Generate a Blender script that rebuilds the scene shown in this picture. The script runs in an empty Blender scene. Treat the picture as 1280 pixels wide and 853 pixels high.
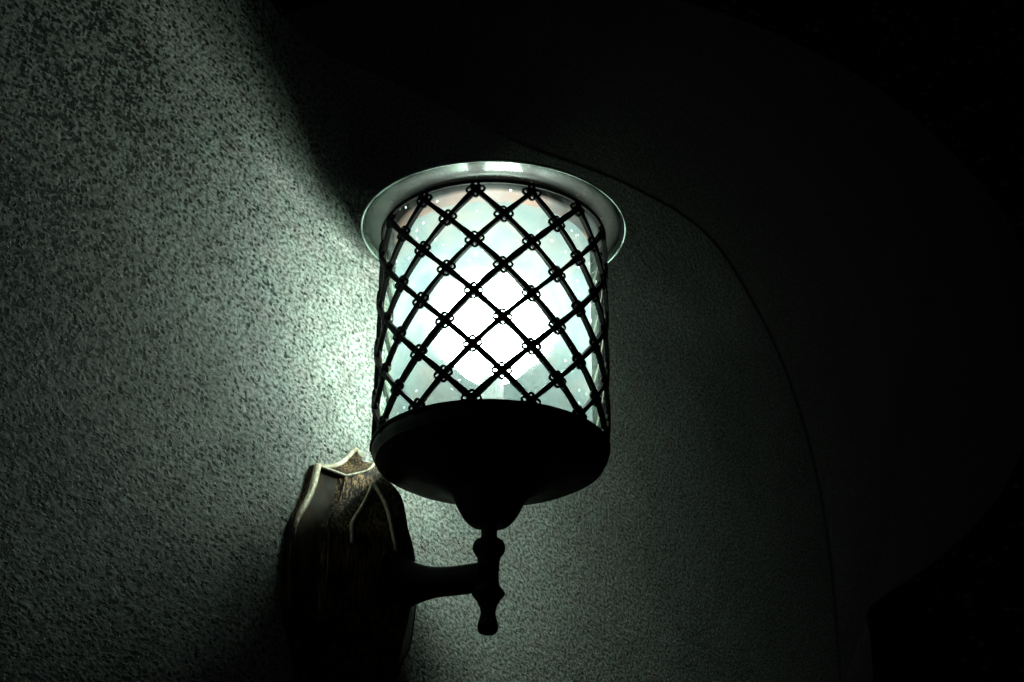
import bpy, bmesh, math, random
from mathutils import Vector, Matrix
random.seed(7)
C = bpy.context.collection
sc = bpy.context.scene

# ---------------------------------------------------------------- camera
ZC = 2.1                                     # height of the middle of the lamp's shade
cam_d = bpy.data.cameras.new("camera"); cam = bpy.data.objects.new("camera", cam_d); C.objects.link(cam)
cam_d.lens = 60; cam_d.sensor_width = 36; cam_d.clip_start = 0.01; cam_d.clip_end = 100
pitch, roll = math.radians(26.6), math.radians(0.5)
F = Vector((0, math.cos(pitch), math.sin(pitch))); R0 = Vector((1, 0, 0)); U0 = R0.cross(F)
R = (R0*math.cos(roll) + U0*math.sin(roll)).normalized(); U = R.cross(F)
M = Matrix((R, U, -F)).transposed().to_4x4(); M.translation = Vector((.0132, -1.007, ZC-.502))
cam.matrix_world = M
sc.camera = cam

# ---------------------------------------------------------------- night air
w = bpy.data.worlds.new("World"); sc.world = w; w.use_nodes = True
bg = w.node_tree.nodes['Background']; bg.inputs[0].default_value = (.8, .95, .9, 1); bg.inputs[1].default_value = .0045
sc.view_settings.view_transform = 'Standard'; sc.view_settings.look = 'None'
sc.view_settings.exposure = 0; sc.view_settings.gamma = 1
sc.cycles.transparent_max_bounces = 24
sc.cycles.max_bounces = 10

# ---------------------------------------------------------------- helpers
def link(o, parent=None):
    C.objects.link(o)
    if parent is not None: o.parent = parent
    return o

def obj(name, bm, mat, parent=None, origin=None, smooth=True, loc=None):
    """world-space bmesh -> object whose local frame sits at `origin` (or at its parent's origin)"""
    if origin is not None: bmesh.ops.translate(bm, verts=bm.verts, vec=-Vector(origin))
    bmesh.ops.recalc_face_normals(bm, faces=bm.faces)
    me = bpy.data.meshes.new(name); bm.to_mesh(me); bm.free()
    me.materials.append(mat)
    for p in me.polygons: p.use_smooth = smooth
    o = bpy.data.objects.new(name, me); link(o, parent)
    if loc is not None: o.location = loc
    return o

def lathe(bm, prof, n=96, cx=0, cy=0, closed=False):
    rings = []
    for r, z in prof:
        if r < 1e-6: rings.append([bm.verts.new((cx, cy, z))])
        else: rings.append([bm.verts.new((cx+r*math.cos(2*math.pi*k/n), cy+r*math.sin(2*math.pi*k/n), z)) for k in range(n)])
    pairs = list(zip(rings, rings[1:]))
    if closed: pairs.append((rings[-1], rings[0]))
    for a, b in pairs:
        for k in range(n):
            j = (k+1) % n
            if len(a) == 1 and len(b) == 1: continue
            if len(a) == 1: bm.faces.new((a[0], b[k], b[j]))
            elif len(b) == 1: bm.faces.new((a[k], a[j], b[0]))
            else: bm.faces.new((a[k], a[j], b[j], b[k]))

def smooth_prof(p, n=6):
    out = []
    for i in range(len(p)-1):
        p0, p1, p2, p3 = p[max(i-1, 0)], p[i], p[i+1], p[min(i+2, len(p)-1)]
        for k in range(n):
            t = k/n
            out.append(tuple(.5*((2*b)+(-a+c)*t+(2*a-5*b+4*c-d)*t*t+(-a+3*b-3*c+d)*t**3) for a, b, c, d in zip(p0, p1, p2, p3)))
    out.append(tuple(p[-1])); return out

def tube(bm, pts, rad, n=10, closed=False):
    pts = [Vector(p) for p in pts]; N = len(pts)
    rads = rad if isinstance(rad, (list, tuple)) else [rad]*N
    rings = []; prev = None
    for i, p in enumerate(pts):
        a = pts[(i-1) % N] if (closed or i) else p
        b = pts[(i+1) % N] if (closed or i < N-1) else p
        t = (b-a).normalized()
        x = prev - t*prev.dot(t) if prev else t.orthogonal()
        x.normalize(); prev = x; y = t.cross(x)
        rings.append([bm.verts.new(p + (x*math.cos(2*math.pi*k/n)+y*math.sin(2*math.pi*k/n))*rads[i]) for k in range(n)])
    pr = list(zip(rings, rings[1:]))
    if closed: pr.append((rings[-1], rings[0]))
    for a, b in pr:
        for k in range(n): bm.faces.new((a[k], a[(k+1) % n], b[(k+1) % n], b[k]))
    if not closed: bm.faces.new(rings[0]); bm.faces.new(list(reversed(rings[-1])))

def strip(bm, frames, hw, hd):
    """rectangular bar swept along frames (point, side direction, depth direction)"""
    rings = []
    for p, s, d in frames:
        rings.append([bm.verts.new(p + s*a*hw + d*b*hd) for a, b in ((-1, -.8), (-.8, -1), (.8, -1), (1, -.8), (1, .8), (.8, 1), (-.8, 1), (-1, .8))])
    for a, b in zip(rings, rings[1:]):
        for k in range(8): bm.faces.new((a[k], a[(k+1) % 8], b[(k+1) % 8], b[k]))
    bm.faces.new(rings[0]); bm.faces.new(list(reversed(rings[-1])))

# ---------------------------------------------------------------- materials
def mat(name):
    m = bpy.data.materials.new(name); m.use_nodes = True
    return m, m.node_tree.nodes, m.node_tree.links, m.node_tree.nodes['Principled BSDF']

def ramp(ns, ls, src, stops):
    r = ns.new('ShaderNodeValToRGB'); e = r.color_ramp.elements
    while len(e) < len(stops): e.new(.5)
    for x, (p, c) in zip(e, stops): x.position = p; x.color = c if len(c) == 4 else (*c, 1)
    ls.new(src, r.inputs[0]); return r.outputs[0]

def noise(ns, ls, vec, scale, detail=4, rough=.55, dist=0):
    n = ns.new('ShaderNodeTexNoise'); n.inputs['Scale'].default_value = scale
    n.inputs['Detail'].default_value = detail; n.inputs['Roughness'].default_value = rough
    n.inputs['Distortion'].default_value = dist
    if vec: ls.new(vec, n.inputs['Vector'])
    return n.outputs[0]

def mixc(ns, ls, fac, a, b, mode='MIX'):
    m = ns.new('ShaderNodeMix'); m.data_type = 'RGBA'; m.blend_type = mode
    for s, v in ((m.inputs[0], fac), (m.inputs[6], a), (m.inputs[7], b)):
        if isinstance(v, (int, float)): s.default_value = v
        elif isinstance(v, tuple): s.default_value = (*v, 1)
        else: ls.new(v, s)
    return m.outputs[2]

def mathn(ns, ls, op, a, b):
    m = ns.new('ShaderNodeMath'); m.operation = op
    for s, v in ((m.inputs[0], a), (m.inputs[1], b)):
        if isinstance(v, (int, float)): s.default_value = v
        else: ls.new(v, s)
    return m.outputs[0]

def stucco(name, light, dark, pit=(.47, .56), bump=1.0, scale=1.0, patch=True, crack=None):
    m, ns, ls, b = mat(name)
    tco = ns.new('ShaderNodeTexCoord').outputs['Object']
    mpx = ns.new('ShaderNodeMapping'); mpx.inputs['Scale'].default_value = (.62, 1, 1); ls.new(tco, mpx.inputs[0]); tc = mpx.outputs[0]
    n1 = noise(ns, ls, tc, 430*scale, 4, .68)           # sand grains
    n2 = noise(ns, ls, tc, 400*scale, 2, .5)           # pits
    n3 = noise(ns, ls, tc, 11, 5, .6)            # broad blotches
    n4 = noise(ns, ls, tc, 150, 3, .55)          # lumps under the grains
    n5 = noise(ns, ls, tc, 70, 3, .5)            # tint
    vo = ns.new('ShaderNodeTexVoronoi'); vo.inputs['Scale'].default_value = 400*scale; ls.new(tc, vo.inputs['Vector'])
    vs = ns.new('ShaderNodeSeparateColor'); ls.new(vo.outputs['Color'], vs.inputs[0])
    n2 = mathn(ns, ls, 'ADD', mathn(ns, ls, 'MULTIPLY', n2, .45), mathn(ns, ls, 'MULTIPLY', vs.outputs[0], .38))
    n2 = mathn(ns, ls, 'ADD', n2, mathn(ns, ls, 'MULTIPLY', mathn(ns, ls, 'SUBTRACT', .42, vo.outputs['Distance']), .42))
    th = mathn(ns, ls, 'ADD', n2, mathn(ns, ls, 'MULTIPLY', mathn(ns, ls, 'SUBTRACT', n3, .5), .30))
    th = mathn(ns, ls, 'ADD', th, mathn(ns, ls, 'MULTIPLY', mathn(ns, ls, 'SUBTRACT', n4, .5), .18))
    if patch:                                    # worn, pitted towards one end, smoother towards the other; pits also paint lamplight falloff
        sx = ns.new('ShaderNodeSeparateXYZ'); ls.new(tco, sx.inputs[0])
        mr = ns.new('ShaderNodeMapRange'); ls.new(sx.outputs[0], mr.inputs[0])
        mr.inputs[1].default_value = -.30; mr.inputs[2].default_value = .03; mr.inputs[3].default_value = .10; mr.inputs[4].default_value = -.17
        th = mathn(ns, ls, 'ADD', th, mr.outputs[0])
    pitm = ramp(ns, ls, th, [(pit[0], (0, 0, 0)), (pit[1], (1, 1, 1))])
    if crack:
        for (x0, z0), (x1, z1) in crack:
            L = math.hypot(x1-x0, z1-z0); dx, dz = (x1-x0)/L, (z1-z0)/L
            X = mathn(ns, ls, 'SUBTRACT', sx.outputs[0], x0); Z = mathn(ns, ls, 'SUBTRACT', sx.outputs[2], z0)
            al = mathn(ns, ls, 'ADD', mathn(ns, ls, 'MULTIPLY', X, dx), mathn(ns, ls, 'MULTIPLY', Z, dz))
            ac = mathn(ns, ls, 'SUBTRACT', mathn(ns, ls, 'MULTIPLY', Z, dx), mathn(ns, ls, 'MULTIPLY', X, dz))
            ac = mathn(ns, ls, 'ADD', ac, mathn(ns, ls, 'MULTIPLY', mathn(ns, ls, 'SUBTRACT', n5, .5), .008))
            hit = mathn(ns, ls, 'MULTIPLY', mathn(ns, ls, 'LESS_THAN', mathn(ns, ls, 'ABSOLUTE', ac, 0), .0005), mathn(ns, ls, 'LESS_THAN', mathn(ns, ls, 'ABSOLUTE', mathn(ns, ls, 'SUBTRACT', al, L/2), 0), L/2))
            pitm = mathn(ns, ls, 'MAXIMUM', pitm, mathn(ns, ls, 'MULTIPLY', hit, .8))
    base = mixc(ns, ls, ramp(ns, ls, n5, [(.35, (0, 0, 0)), (.65, (1, 1, 1))]), light, (light[0]*.98, light[1]*.86, light[2]*.88))
    base = mixc(ns, ls, ramp(ns, ls, n3, [(.3, (0, 0, 0)), (.7, (1, 1, 1))]), base, mixc(ns, ls, 1.0, base, (.74, .76, .76), 'MULTIPLY'))
    base = mixc(ns, ls, ramp(ns, ls, n1, [(.42, (0, 0, 0)), (.57, (1, 1, 1))]), mixc(ns, ls, 1.0, base, (.22, .25, .22), 'MULTIPLY'), base)
    ls.new(mixc(ns, ls, pitm, base, dark), b.inputs['Base Color'])
    b.inputs['Roughness'].default_value = .75; b.inputs['Diffuse Roughness'].default_value = 1.0
    h = mathn(ns, ls, 'ADD', mathn(ns, ls, 'MULTIPLY', n1, .6), mathn(ns, ls, 'MULTIPLY', pitm, -.5))
    h = mathn(ns, ls, 'ADD', h, mathn(ns, ls, 'MULTIPLY', n4, .8))
    h = mathn(ns, ls, 'ADD', h, mathn(ns, ls, 'MULTIPLY', n3, 2.5))
    bp = ns.new('ShaderNodeBump'); bp.inputs['Strength'].default_value = bump; bp.inputs['Distance'].default_value = .0030
    ls.new(h, bp.inputs['Height']); ls.new(bp.outputs[0], b.inputs['Normal'])
    return m

M_wall = stucco('pale_green_stucco', (.54, .58, .54), (.005, .011, .009), crack=[((-.250, 2.146), (-.235, 2.143)), ((-.235, 2.143), (-.197, 2.130)), ((-.278, 2.114), (-.280, 2.074))])
M_band = stucco('grey_tone_slab', (.27, .26, .25), (.21, .20, .20), bump=.4, patch=False)
M_rear = stucco('speckled_black_backdrop', (.015, .015, .015), (.3, .31, .30), pit=(.60, .68), bump=.5, scale=.12, patch=False)

def metal(name, base, worn, metallic=.6, rough=.5, amt=(.55, .75), stretch=(1, 1, .12), scale=500):
    m, ns, ls, b = mat(name)
    tc = ns.new('ShaderNodeTexCoord').outputs['Object']
    mp = ns.new('ShaderNodeMapping'); mp.inputs['Scale'].default_value = stretch; ls.new(tc, mp.inputs[0])
    n = noise(ns, ls, mp.outputs[0], scale, 5, .65)
    n2 = noise(ns, ls, tc, 60, 4, .6)
    f = ramp(ns, ls, mathn(ns, ls, 'ADD', mathn(ns, ls, 'MULTIPLY', n, .7), mathn(ns, ls, 'MULTIPLY', n2, .35)), [(amt[0], (0, 0, 0)), (amt[1], (1, 1, 1))])
    ls.new(mixc(ns, ls, f, base, worn), b.inputs['Base Color'])
    b.inputs['Metallic'].default_value = metallic
    ls.new(ramp(ns, ls, n2, [(.3, (rough-.12,)*3), (.7, (rough+.15,)*3)]), b.inputs['Roughness'])
    bp = ns.new('ShaderNodeBump'); bp.inputs['Strength'].default_value = .35; bp.inputs['Distance'].default_value = .0006
    ls.new(n, bp.inputs['Height']); ls.new(bp.outputs[0], b.inputs['Normal'])
    return m

M_black = metal('blackened_iron', (.006, .006, .0055), (.015, .014, .012), .1, .6, (.5, .8), (1, 1, 1), 300)
M_lattice = metal('lattice_iron', (.0013, .0013, .0012), (.004, .0036, .003), 0, .6, (.5, .8), (1, 1, 1), 300)
M_lit_inner = metal('lit_inner_face', (.03, .026, .018), (.08, .07, .05), 0, .6, (.45, .7), (1, 1, 1), 300)  # paler iron, bulb light on the inward faces put into the colour
M_bronze = metal('brushed_bronze', (.005, .004, .003), (.42, .26, .14), .3, .55, (.51, .68), (1, 1, .045), 800)
M_panel = metal('olive_bronze', (.014, .010, .006), (.075, .052, .028), .1, .7, (.45, .7), (1, 1, .3), 120)
M_trim = metal('lit_worn_bronze_edge', (.34, .25, .15), (.80, .74, .60), .1, .5, (.42, .62), (1, 1, .5), 500)  # pale colour carries the light caught on the ridges, besides wear
M_cap = metal('cap_underside', (.004, .004, .0038), (.03, .014, .009), 0, .7, (.45, .7), (1, 1, 1), 30)

for m_, v_ in ((M_lattice, .03), (M_cap, .08), (M_panel, .15), (M_black, .15), (M_bronze, .25)): m_.node_tree.nodes['Principled BSDF'].inputs['Specular IOR Level'].default_value = v_

def diffuser_mat():
    m, ns, ls, b = mat('frosted_glass'); ns.remove(b)
    out = ns['Material Output']; tc = ns.new('ShaderNodeTexCoord').outputs['Object']
    n = noise(ns, ls, tc, 38, 6, .62, .8); n2 = noise(ns, ls, tc, 420, 2, .6)
    col = ramp(ns, ls, n, [(.32, (.50, .82, .85)), (.50, (.70, .96, .95)), (.68, (.94, .96, .88))])
    col = mixc(ns, ls, mathn(ns, ls, 'MULTIPLY', n2, .25), col, (.6, .62, .6))
    tr = ns.new('ShaderNodeBsdfTransparent'); tr.inputs[0].default_value = (.9, 1, .95, 1)
    tl = ns.new('ShaderNodeBsdfTranslucent'); ls.new(mixc(ns, ls, 1.0, col, (.0285, .0285, .0285), 'MULTIPLY'), tl.inputs[0])
    rf = ns.new('ShaderNodeBsdfRefraction'); rf.inputs['Roughness'].default_value = .38; rf.inputs['IOR'].default_value = 1.25
    rf.inputs[0].default_value = (.95, 1, .97, 1)
    m1 = ns.new('ShaderNodeMixShader'); m1.inputs[0].default_value = .24
    m2 = ns.new('ShaderNodeMixShader'); m2.inputs[0].default_value = .012
    ls.new(tl.outputs[0], m1.inputs[1]); ls.new(tr.outputs[0], m1.inputs[2])
    ls.new(m1.outputs[0], m2.inputs[1]); ls.new(rf.outputs[0], m2.inputs[2])
    ls.new(m2.outputs[0], out.inputs['Surface'])
    return m
M_frost = diffuser_mat()

def clear_mat():
    m, ns, ls, b = mat('seeded_clear_glass'); ns.remove(b)
    out = ns['Material Output']; tc = ns.new('ShaderNodeTexCoord').outputs['Object']
    n = noise(ns, ls, tc, 22, 4, .5, 1.5)
    v = ns.new('ShaderNodeTexVoronoi'); v.inputs['Scale'].default_value = 230; ls.new(tc, v.inputs['Vector'])
    vc = ns.new('ShaderNodeSeparateColor'); ls.new(v.outputs['Color'], vc.inputs[0])
    seed = mathn(ns, ls, 'MULTIPLY', mathn(ns, ls, 'LESS_THAN', v.outputs['Distance'], .22), mathn(ns, ls, 'GREATER_THAN', vc.outputs[0], .90))
    tr = ns.new('ShaderNodeBsdfTransparent'); tr.inputs[0].default_value = (.93, .98, .95, 1)
    tl = ns.new('ShaderNodeBsdfTranslucent'); tl.inputs[0].default_value = (.7, .85, .8, 1)
    gl = ns.new('ShaderNodeBsdfGlossy'); gl.inputs['Roughness'].default_value = .22; gl.inputs[0].default_value = (.9, 1, .95, 1)
    m1 = ns.new('ShaderNodeMixShader'); m2 = ns.new('ShaderNodeMixShader')
    fz = ramp(ns, ls, n, [(.40, (.0005,)*3), (.64, (.012,)*3)])
    ls.new(mathn(ns, ls, 'ADD', fz, mathn(ns, ls, 'MULTIPLY', seed, .3)), m1.inputs[0])
    ls.new(tr.outputs[0], m1.inputs[1]); ls.new(tl.outputs[0], m1.inputs[2])
    fr = ns.new('ShaderNodeFresnel'); fr.inputs[0].default_value = 1.45
    ls.new(mathn(ns, ls, 'MULTIPLY', fr.outputs[0], .07), m2.inputs[0]); ls.new(m1.outputs[0], m2.inputs[1]); ls.new(gl.outputs[0], m2.inputs[2])
    ls.new(m2.outputs[0], out.inputs['Surface'])
    return m
M_glass = clear_mat()

M_reflector, ns, ls, b = mat('pale_reflector')
ls.new(ramp(ns, ls, noise(ns, ls, ns.new('ShaderNodeTexCoord').outputs['Object'], 50), [(.3, (.55, .57, .56)), (.7, (.8, .82, .8))]), b.inputs['Base Color'])
M_rim, ns, ls, b = mat('pale_rim_glint')
b.inputs['Base Color'].default_value = (.16, .19, .18, 1); b.inputs['Roughness'].default_value = .3
ls.new(ramp(ns, ls, noise(ns, ls, ns.new('ShaderNodeTexCoord').outputs['Object'], 40), [(.3, (.15,)*3), (.7, (.5,)*3)]), b.inputs['Roughness'])
mb, ns, ls, b = mat('glowing_bulb'); ns.remove(b)
em = ns.new('ShaderNodeEmission'); em.inputs[0].default_value = (.96, 1, .95, 1); em.inputs[1].default_value = 250
ls.new(em.outputs[0], ns['Material Output'].inputs['Surface'])

# ---------------------------------------------------------------- wall (local x along the wall, local -y out of it)
BETA = math.radians(60)
ud = Vector((math.cos(BETA), math.sin(BETA), 0)); nd = Vector((math.sin(BETA), -math.cos(BETA), 0))
P = -nd*.11                                   # foot of the lamp's axis on the wall
def W(u, n, z): return P + ud*u + nd*n + Vector((0, 0, z))

def slab(outline, y0, y1, inner=None, bevel=0):
    bm = bmesh.new()
    f = bm.faces.new([bm.verts.new((u, y1, z)) for u, z in outline])
    if inner: pass
    g = bmesh.ops.extrude_face_region(bm, geom=[f])
    bmesh.ops.translate(bm, verts=[v for v in g['geom'] if isinstance(v, bmesh.types.BMVert)], vec=(0, y0-y1, 0))
    bmesh.ops.recalc_face_normals(bm, faces=bm.faces)
    if bevel:
        es = [e for e in bm.edges if all(abs(v.co.y-y0) < 1e-6 for v in e.verts)]
        bmesh.ops.bevel(bm, geom=es, offset=bevel, segments=5, affect='EDGES', profile=.5)
    return bm

arc = smooth_prof([(.955, 2.02), (.965, 2.15), (.962, 2.27), (.935, 2.37), (.865, 2.46), (.765, 2.515), (.634, 2.54), (.436, 2.495), (.22, 2.42), (.04, 2.37), (-.08, 2.335), (-.155, 2.37), (-.21, 2.55), (-.25, 2.9), (-.27, 3.4)], 5)
wall_outline = [(-1.3, .6), (.955, .6)] + arc + [(-.3, 4.2), (-1.3, 4.2)]
wall = obj('stucco_wall', slab(wall_outline, 0, .12, bevel=.002), M_wall, smooth=True)
wall.location = P; wall.rotation_euler = (0, 0, BETA)
wall['label'] = 'rough pale green stucco wall lit by the lamp, speckled with dark pits'
wall['category'] = 'wall'
ell = smooth_prof([(1.088, 0.6), (1.0930000000000002, 1.4), (1.098, 2.154), (1.106, 2.208), (1.114, 2.251), (1.42, 2.402), (1.724, 2.569), (1.954, 2.719), (2.169, 2.892), (2.345, 3.082), (2.41, 3.238), (2.378, 3.356), (2.223, 3.392), (1.984, 3.357), (1.664, 3.28), (1.346, 3.178), (1.046, 3.052), (0.802, 2.938), (0.578, 2.821), (0.396, 2.712), (0.232, 2.604), (0.098, 2.506), (-0.003, 2.428), (-0.07, 2.372), (-0.138, 2.308)], 3)
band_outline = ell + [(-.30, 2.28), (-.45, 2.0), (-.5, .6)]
band = obj('tone_band', slab(band_outline, .0025, .10, bevel=.002), M_band, wall)  # added slab, outline follows a faint dark curve of tone
band['label'] = 'added smooth grey slab shaped to a faint dark curve of tone behind the stucco edge'
bm2 = bmesh.new()
bmesh.ops.create_cube(bm2, size=1)
bmesh.ops.scale(bm2, vec=(14, .2, 12), verts=bm2.verts)
rear = obj('dark_backdrop', bm2, M_rear, smooth=False); rear.location = (2.0, 5.0, 4.0)  # added backdrop, keeps the area beyond the curve black
rear['label'] = 'added black backdrop past the outer curve, keeping the top right corner dark'
rear['category'] = 'wall'

# ---------------------------------------------------------------- the lamp
ORG = W(-.003, 0, ZC-.155)
lamp = bpy.data.objects.new('wall_lamp', None); link(lamp); lamp.location = ORG; lamp.empty_display_size = .05
lamp['label'] = 'lit wall lantern with round lattice shade and flared glass rim on a bronze bracket'
lamp['category'] = 'lamp'
def part(name, bm, m, parent=None, smooth=True): return obj(name, bm, m, parent or lamp, ORG, smooth)

# mounting plate: ridged, waisted bronze body, peak at the wall
def tab(t, z):
    if z < -.155: z = -.310-z                # the plate is the same above and below the arm
    if z >= t[0][0]: return t[0][1]
    for (a, x), (c, y) in zip(t, t[1:]):
        if z >= c: return x+(y-x)*(z-a)/(c-a)
    return t[-1][1]
U1 = smooth_prof([(-.079, .0440), (-.095, .0475), (-.109, .0533), (-.121, .0606), (-.133, .0643), (-.155, .0655)], 4)
U2 = smooth_prof([(-.079, .0215), (-.104, .0310), (-.121, .0450), (-.130, .0480), (-.155, .0495)], 4)
N2 = [(-.079, .014), (-.104, .016), (-.121, .019), (-.130, .022), (-.155, .024)]
N4 = smooth_prof([(-.067, .020), (-.080, .031), (-.096, .0435), (-.120, .0495), (-.140, .0535), (-.155, .0545)], 4)
def section(a, z):
    s = -1 if a < 4 else 1; a = 4-abs(4-a)
    if a == 0: return s*tab(U1, z), 0
    if a == 1: return s*tab(U1, z), .006
    if a == 2: return s*tab(U2, z), tab(N2, z)
    if a == 3: return s*tab(U2, z)*.48, (tab(N2, z)+tab(N4, z))/2+.001
    return 0, tab(N4, z)
topz = [-.081, -.0815, -.083, -.0765, -.067, -.0765, -.083, -.0815, -.081]
def plate_pt(i, z, dn=0):
    a = int(min(i, 7)); t = i-a
    p, q = section(a, z), section(a+1, z)
    return W(p[0]*(1-t)+q[0]*t, max(.0004, p[1]*(1-t)+q[1]*t+dn), ZC+z)
SUB = 8; NI = 8*SUB
def edge_top(i):
    a = int(min(i, 7)); t = i-a; return topz[a]*(1-t)+topz[a+1]*t
bm = bmesh.new(); rows = []
levels = [0, .0012] + [.0018+.160*(k/44) for k in range(45)]
for lv in levels:
    row = []
    for q in range(NI+1):
        i = q/SUB; z = edge_top(i)-lv
        t = i-int(i); pan = (1 < i < 2 or 6 < i < 7) and .1 < t < .9
        rec = -.0030 if (pan and lv > .0015) else 0
        row.append(bm.verts.new(plate_pt(i, z, rec)))
    rows.append(row)
for a, b2 in zip(rows, rows[1:]):
    for q in range(NI): bm.faces.new((a[q], a[q+1], b2[q+1], b2[q]))
BK = smooth_prof([(-.037, -.0785), (-.0288, -.0775), (-.015, -.0705), (-.005, -.0615), (.003, -.0535), (.009, -.0560), (.020, -.0590), (.030, -.066), (.037, -.0785)], 8)
back = [bm.verts.new(W(u, .0006, ZC+z)) for u, z in BK]
mid = []
for q in range(NI+1):
    p = rows[0][q].co*.5 + back[q].co*.5; p.z -= .003*(1-abs(-1+2*q/NI)); mid.append(bm.verts.new(p))
for a, b2 in ((rows[0], mid), (mid, back)):
    for q in range(NI): bm.faces.new((a[q], b2[q], b2[q+1], a[q+1]))
plate = part('mounting_plate', bm, M_bronze)
plate.data.materials.append(M_panel)
for p in plate.data.polygons:
    q, lv = p.index % NI, p.index // NI
    if lv >= 1 and lv < len(levels)-1 and (SUB < q < 2*SUB-1 or 6*SUB < q < 7*SUB-1): p.material_index = 1  # recessed panels take the olive bronze
plate.data.set_sharp_from_angle(angle=math.radians(28))

def rib(pts, w0, name='edge_trim', m=None):
    bm = bmesh.new(); tube(bm, pts, w0, 8); return part(name, bm, m or M_trim, plate)
zs = [-.0815-.0055*k for k in range(27)]
zt_ = [-.0815-.0055*k for k in range(11)]
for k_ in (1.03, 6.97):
    rib([plate_pt(k_, z, .0006) for z in zt_], [.0023]*7+[.0020, .0015, .0009, .0003])  # pale rib tapers out where the bowl's shadow is painted in
    rib([plate_pt(k_, z, .0006) for z in [-.1310-.0055*k for k in range(19)]], .0012, m=M_bronze)  # dark bronze below stands for the shaded length of the rib
for k_ in (2, 6): rib([plate_pt(k_, z-.0015, .0) for z in zs], .0008, m=M_bronze)
rib([W(u, .0022, ZC+z+.0008) for u, z in BK[:42]], .0017)
rib([plate_pt(1+k/8, edge_top(1+k/8), .0002) for k in range(0, 49)], .0009)
for ctr in (3, 5):
    arch = []
    for k in range(-16, 17):
        q = k/16; arch.append(plate_pt(ctr+(.50 if q < 0 else .56)*math.copysign(1-(1-abs(q))**2.4, q), -.0865-.050*abs(q), .0006))
    rib(arch, .0014, 'arch_trim')

# arm
bm = bmesh.new()
ap = smooth_prof([tuple(Vector((0, 0, ZC-.160)))+(.0094,), tuple(Vector((0, 0, ZC-.160)).lerp(W(0, .05, ZC-.160), .35)+Vector((0, 0, .0005)))+(.0092,),
                  tuple(Vector((0, 0, ZC-.160)).lerp(W(0, .05, ZC-.158), .7)+Vector((0, 0, .001)))+(.0102,),
                  tuple(W(-.001, .051, ZC-.156))+(.0155,), tuple(W(-.003, .040, ZC-.155))+(.024,)], 6)
tube(bm, [p[:3] for p in ap], [p[3] for p in ap], 24)
part('arm', bm, M_black)

# stem and finial
stem = smooth_prof([(.0052, -.126), (.0053, -.136), (.0086, -.1375), (.0102, -.1412), (.0096, -.1445), (.0074, -.148), (.0066, -.153), (.0063, -.160), (.0070, -.166), (.0102, -.171)], 5)
stem += smooth_prof([(.0102, -.1722), (.0072, -.176), (.0050, -.181), (.0047, -.185), (.0059, -.1895), (.0064, -.1925), (.0052, -.1962), (0.0, -.1978)], 5)
bm = bmesh.new(); lathe(bm, [(0, ZC-.125)]+[(max(r, 0), ZC+z) for r, z in stem], 48); part('stem', bm, M_black)

# bowl
bowl = [(.0, -.079), (.069, -.079), (.0715, -.0766), (.0750, -.0766), (.0757, -.0785), (.0754, -.0815), (.0735, -.0840), (.0732, -.0856), (.066, -.0895), (.052, -.0940), (.038, -.0985), (.0285, -.1040), (.0240, -.1080), (.0198, -.1160), (.0160, -.1225), (.0108, -.1268), (0.0, -.1280)]
bm = bmesh.new(); lathe(bm, [(r, ZC+z) for r, z in bowl[:8]] + [(max(0, r), ZC+z) for r, z in smooth_prof(bowl[8:], 4)], 128)
bo = part('bowl', bm, M_black); bo.data.set_sharp_from_angle(angle=math.radians(35))

# lattice shade
RL = .0752; NC = 13; HZ = .01835; ZT = .0733; ZB = -.0770; PH = math.radians(-90-8.35)
RATE = (math.pi/NC)/HZ
bm = bmesh.new()
for sgn in (1, -1):
    for c in range(NC):
        fr = []
        for k in range(61):
            z = ZT + .003 - (ZT+.003-ZB)*k/60
            th = PH + 2*math.pi*c/NC + sgn*RATE*(ZT-z)
            rr = RL + (.0005 if sgn > 0 else -.0005)
            p = Vector((rr*math.cos(th), rr*math.sin(th), ZC+z)); d = Vector((math.cos(th), math.sin(th), 0))
            t = Vector((-math.sin(th)*rr*-sgn*RATE, math.cos(th)*rr*-sgn*RATE, 1)).normalized()
            s = d.cross(t); wob = 1+.12*math.sin(k*.9+c*2.1+sgn)
            fr.append((p, s*wob, d))
        strip(bm, fr, .0017+.0002*math.sin(c*3.7), .0016)
lattice = part('lattice_shade', bm, M_lattice, smooth=False)
lattice.data.materials.append(M_lit_inner)
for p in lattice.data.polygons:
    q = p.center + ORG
    if (p.normal.x*q.x + p.normal.y*q.y)/math.hypot(q.x, q.y) < -.85: p.material_index = 1  # inward faces get the painted-in bulb light
for z, nm, rr in ((.0790, 'top_ring', .0014), (-.0760, 'bottom_ring', .0017)):
    bm = bmesh.new()
    tube(bm, [(RL*math.cos(a), RL*math.sin(a), ZC+z) for a in [2*math.pi*k/128 for k in range(128)]], rr, 10, True)
    part(nm, bm, M_lattice, lattice)
# joints: four little eyelets round each crossing
def joint_mesh():
    bm = bmesh.new()
    for dx, dz in ((0, .0035), (0, -.0035), (.0041, 0), (-.0041, 0)):
        pr = [(.00125, -.0008), (.0018, -.0012), (.0023, -.0009), (.0026, 0), (.0023, .0009), (.0018, .0012), (.00125, .0008)]
        n = 14; rings = []
        for k in range(n):
            a = 2*math.pi*k/n
            rings.append([bm.verts.new((dx+r*math.cos(a), y, dz+r*math.sin(a))) for r, y in pr])
        for k in range(n):
            A, B = rings[k], rings[(k+1) % n]
            for q in range(len(pr)): bm.faces.new((A[q], A[(q+1) % 7], B[(q+1) % 7], B[q]))
    bmesh.ops.create_cube(bm, size=.0042, matrix=Matrix.Rotation(math.radians(45), 4, 'Y'))
    return bm
joints = []
for row in range(9):
    z = ZT - HZ*row
    for c in range(NC):
        joints.append((PH + 2*math.pi*(c+(row % 2)/2)/NC, z))
joints.sort(key=lambda j: math.sin(j[0]))
proto = None; rest = bmesh.new()
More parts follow.
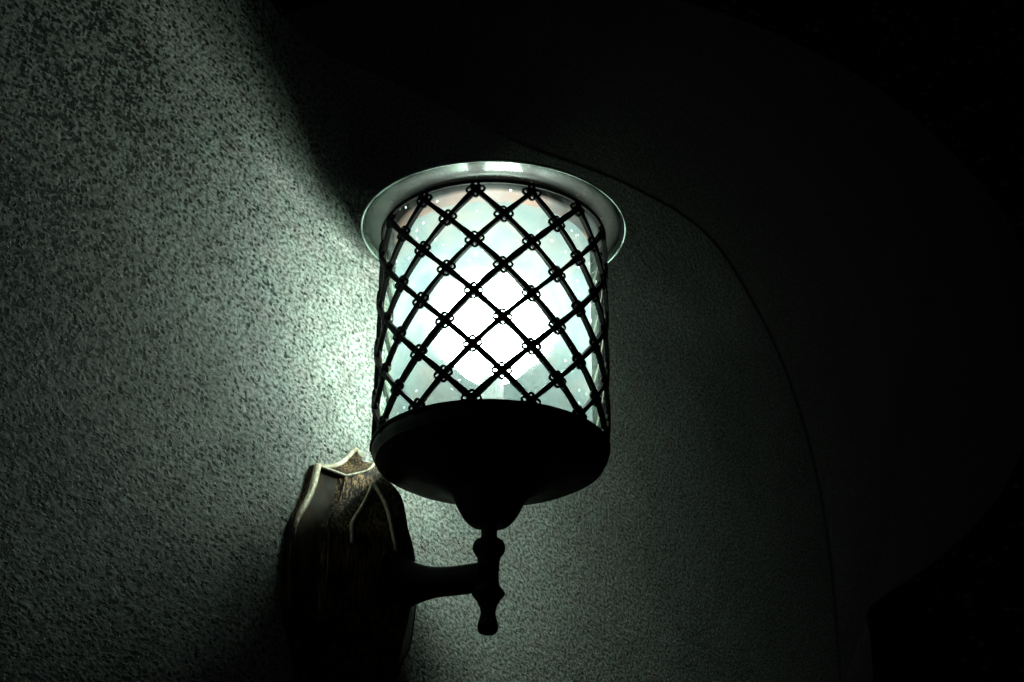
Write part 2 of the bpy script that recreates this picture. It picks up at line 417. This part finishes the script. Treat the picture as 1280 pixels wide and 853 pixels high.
for i, (th, z) in enumerate(joints):
    mtx = Matrix.Translation(Vector((RL*math.cos(th), RL*math.sin(th), ZC+z))-ORG) @ Matrix.Rotation(th+math.pi/2+random.uniform(-.04, .04), 4, 'Z') @ Matrix.Rotation(random.uniform(-.1, .1), 4, 'Y')
    if i < 100:
        if proto is None: proto = o = obj('lattice_joint', joint_mesh(), M_lattice, lattice)
        else: o = proto.copy(); link(o, lattice)
        o.matrix_local = mtx
    else:
        jb = joint_mesh(); jb.transform(mtx); me = bpy.data.meshes.new('t'); jb.to_mesh(me); jb.free(); rest.from_mesh(me); bpy.data.meshes.remove(me)
rj = obj('rear_joints', rest, M_lattice, lattice); rj['kind'] = 'stuff'

# clear outer glass with its flared rim
gp = smooth_prof([(.0708, -.0765), (.0708, -.02), (.0708, .06), (.0712, .0745), (.0740, .0795), (.0790, .0816), (.0860, .0830), (.0893, .0836)], 5)
gp += [(.0899, .0841), (.0901, .0849), (.0897, .0857)]
gp += list(reversed(smooth_prof([(.0692, -.0765), (.0692, -.02), (.0692, .06), (.0696, .0762), (.0732, .0818), (.0788, .0838), (.0860, .0852), (.0890, .0857)], 5)))
bm = bmesh.new(); lathe(bm, [(r, ZC+z) for r, z in gp], 160, closed=True)
part('glass_shade', bm, M_glass)
bm = bmesh.new(); tube(bm, [(.0897*math.cos(a), .0897*math.sin(a), ZC+.0849) for a in [2*math.pi*k/160 for k in range(160)]], .0006, 10, True)  # bead whose pale colour stands for light caught in the glass edge
part('glass_rim_glint', bm, M_rim, bpy.data.objects['glass_shade'])
# frosted inner cylinder
dp = [(.0655, -.0765), (.0655, -.03), (.0655, .02), (.0655, .0690), (.0650, .0700), (.0640, .0700), (.0636, .0692)]
bm = bmesh.new(); lathe(bm, [(r, ZC+z) for r, z in dp[:5]], 128)
part('frosted_diffuser', bm, M_frost)
# cap
cp = smooth_prof([(0, .0775), (.03, .0777), (.064, .0780), (.0680, .0800), (.0715, .0855), (.0760, .0872), (.0870, .0876)], 3) + smooth_prof([(.0870, .0884), (.070, .091), (.045, .099), (.015, .106), (0, .107)], 4)
bm = bmesh.new(); lathe(bm, [(max(0, r), ZC+z) for r, z in cp], 96); cap_o = part('cap', bm, M_cap)
cap_o.data.materials.append(M_black)
for p in cap_o.data.polygons:
    q = p.center + ORG
    if math.hypot(q.x, q.y) > .071 or p.normal.z > .3: p.material_index = 1
# added reflector inside the bowl, unseen, to brighten the lower glass
bm = bmesh.new(); lathe(bm, [(0, ZC-.0785), (.062, ZC-.0785), (.0640, ZC-.0745), (.0630, ZC-.0745), (.0605, ZC-.0775), (0, ZC-.0775)], 64)
part('fill_reflector', bm, M_reflector, bpy.data.objects['bowl'])
# bulb
BZ = .009
bm = bmesh.new(); bmesh.ops.create_uvsphere(bm, u_segments=32, v_segments=24, radius=.032)
bmesh.ops.scale(bm, vec=(1, 1, 1.15), verts=bm.verts); bmesh.ops.translate(bm, vec=(0, 0, ZC+BZ), verts=bm.verts)
bulb = part('bulb', bm, mb)
bm = bmesh.new(); lathe(bm, [(0, ZC-.0795), (.012, ZC-.0795), (.012, ZC-.044), (.008, ZC-.040), (.008, ZC-.026), (0, ZC-.026)], 32)
part('bulb_socket', bm, M_black)
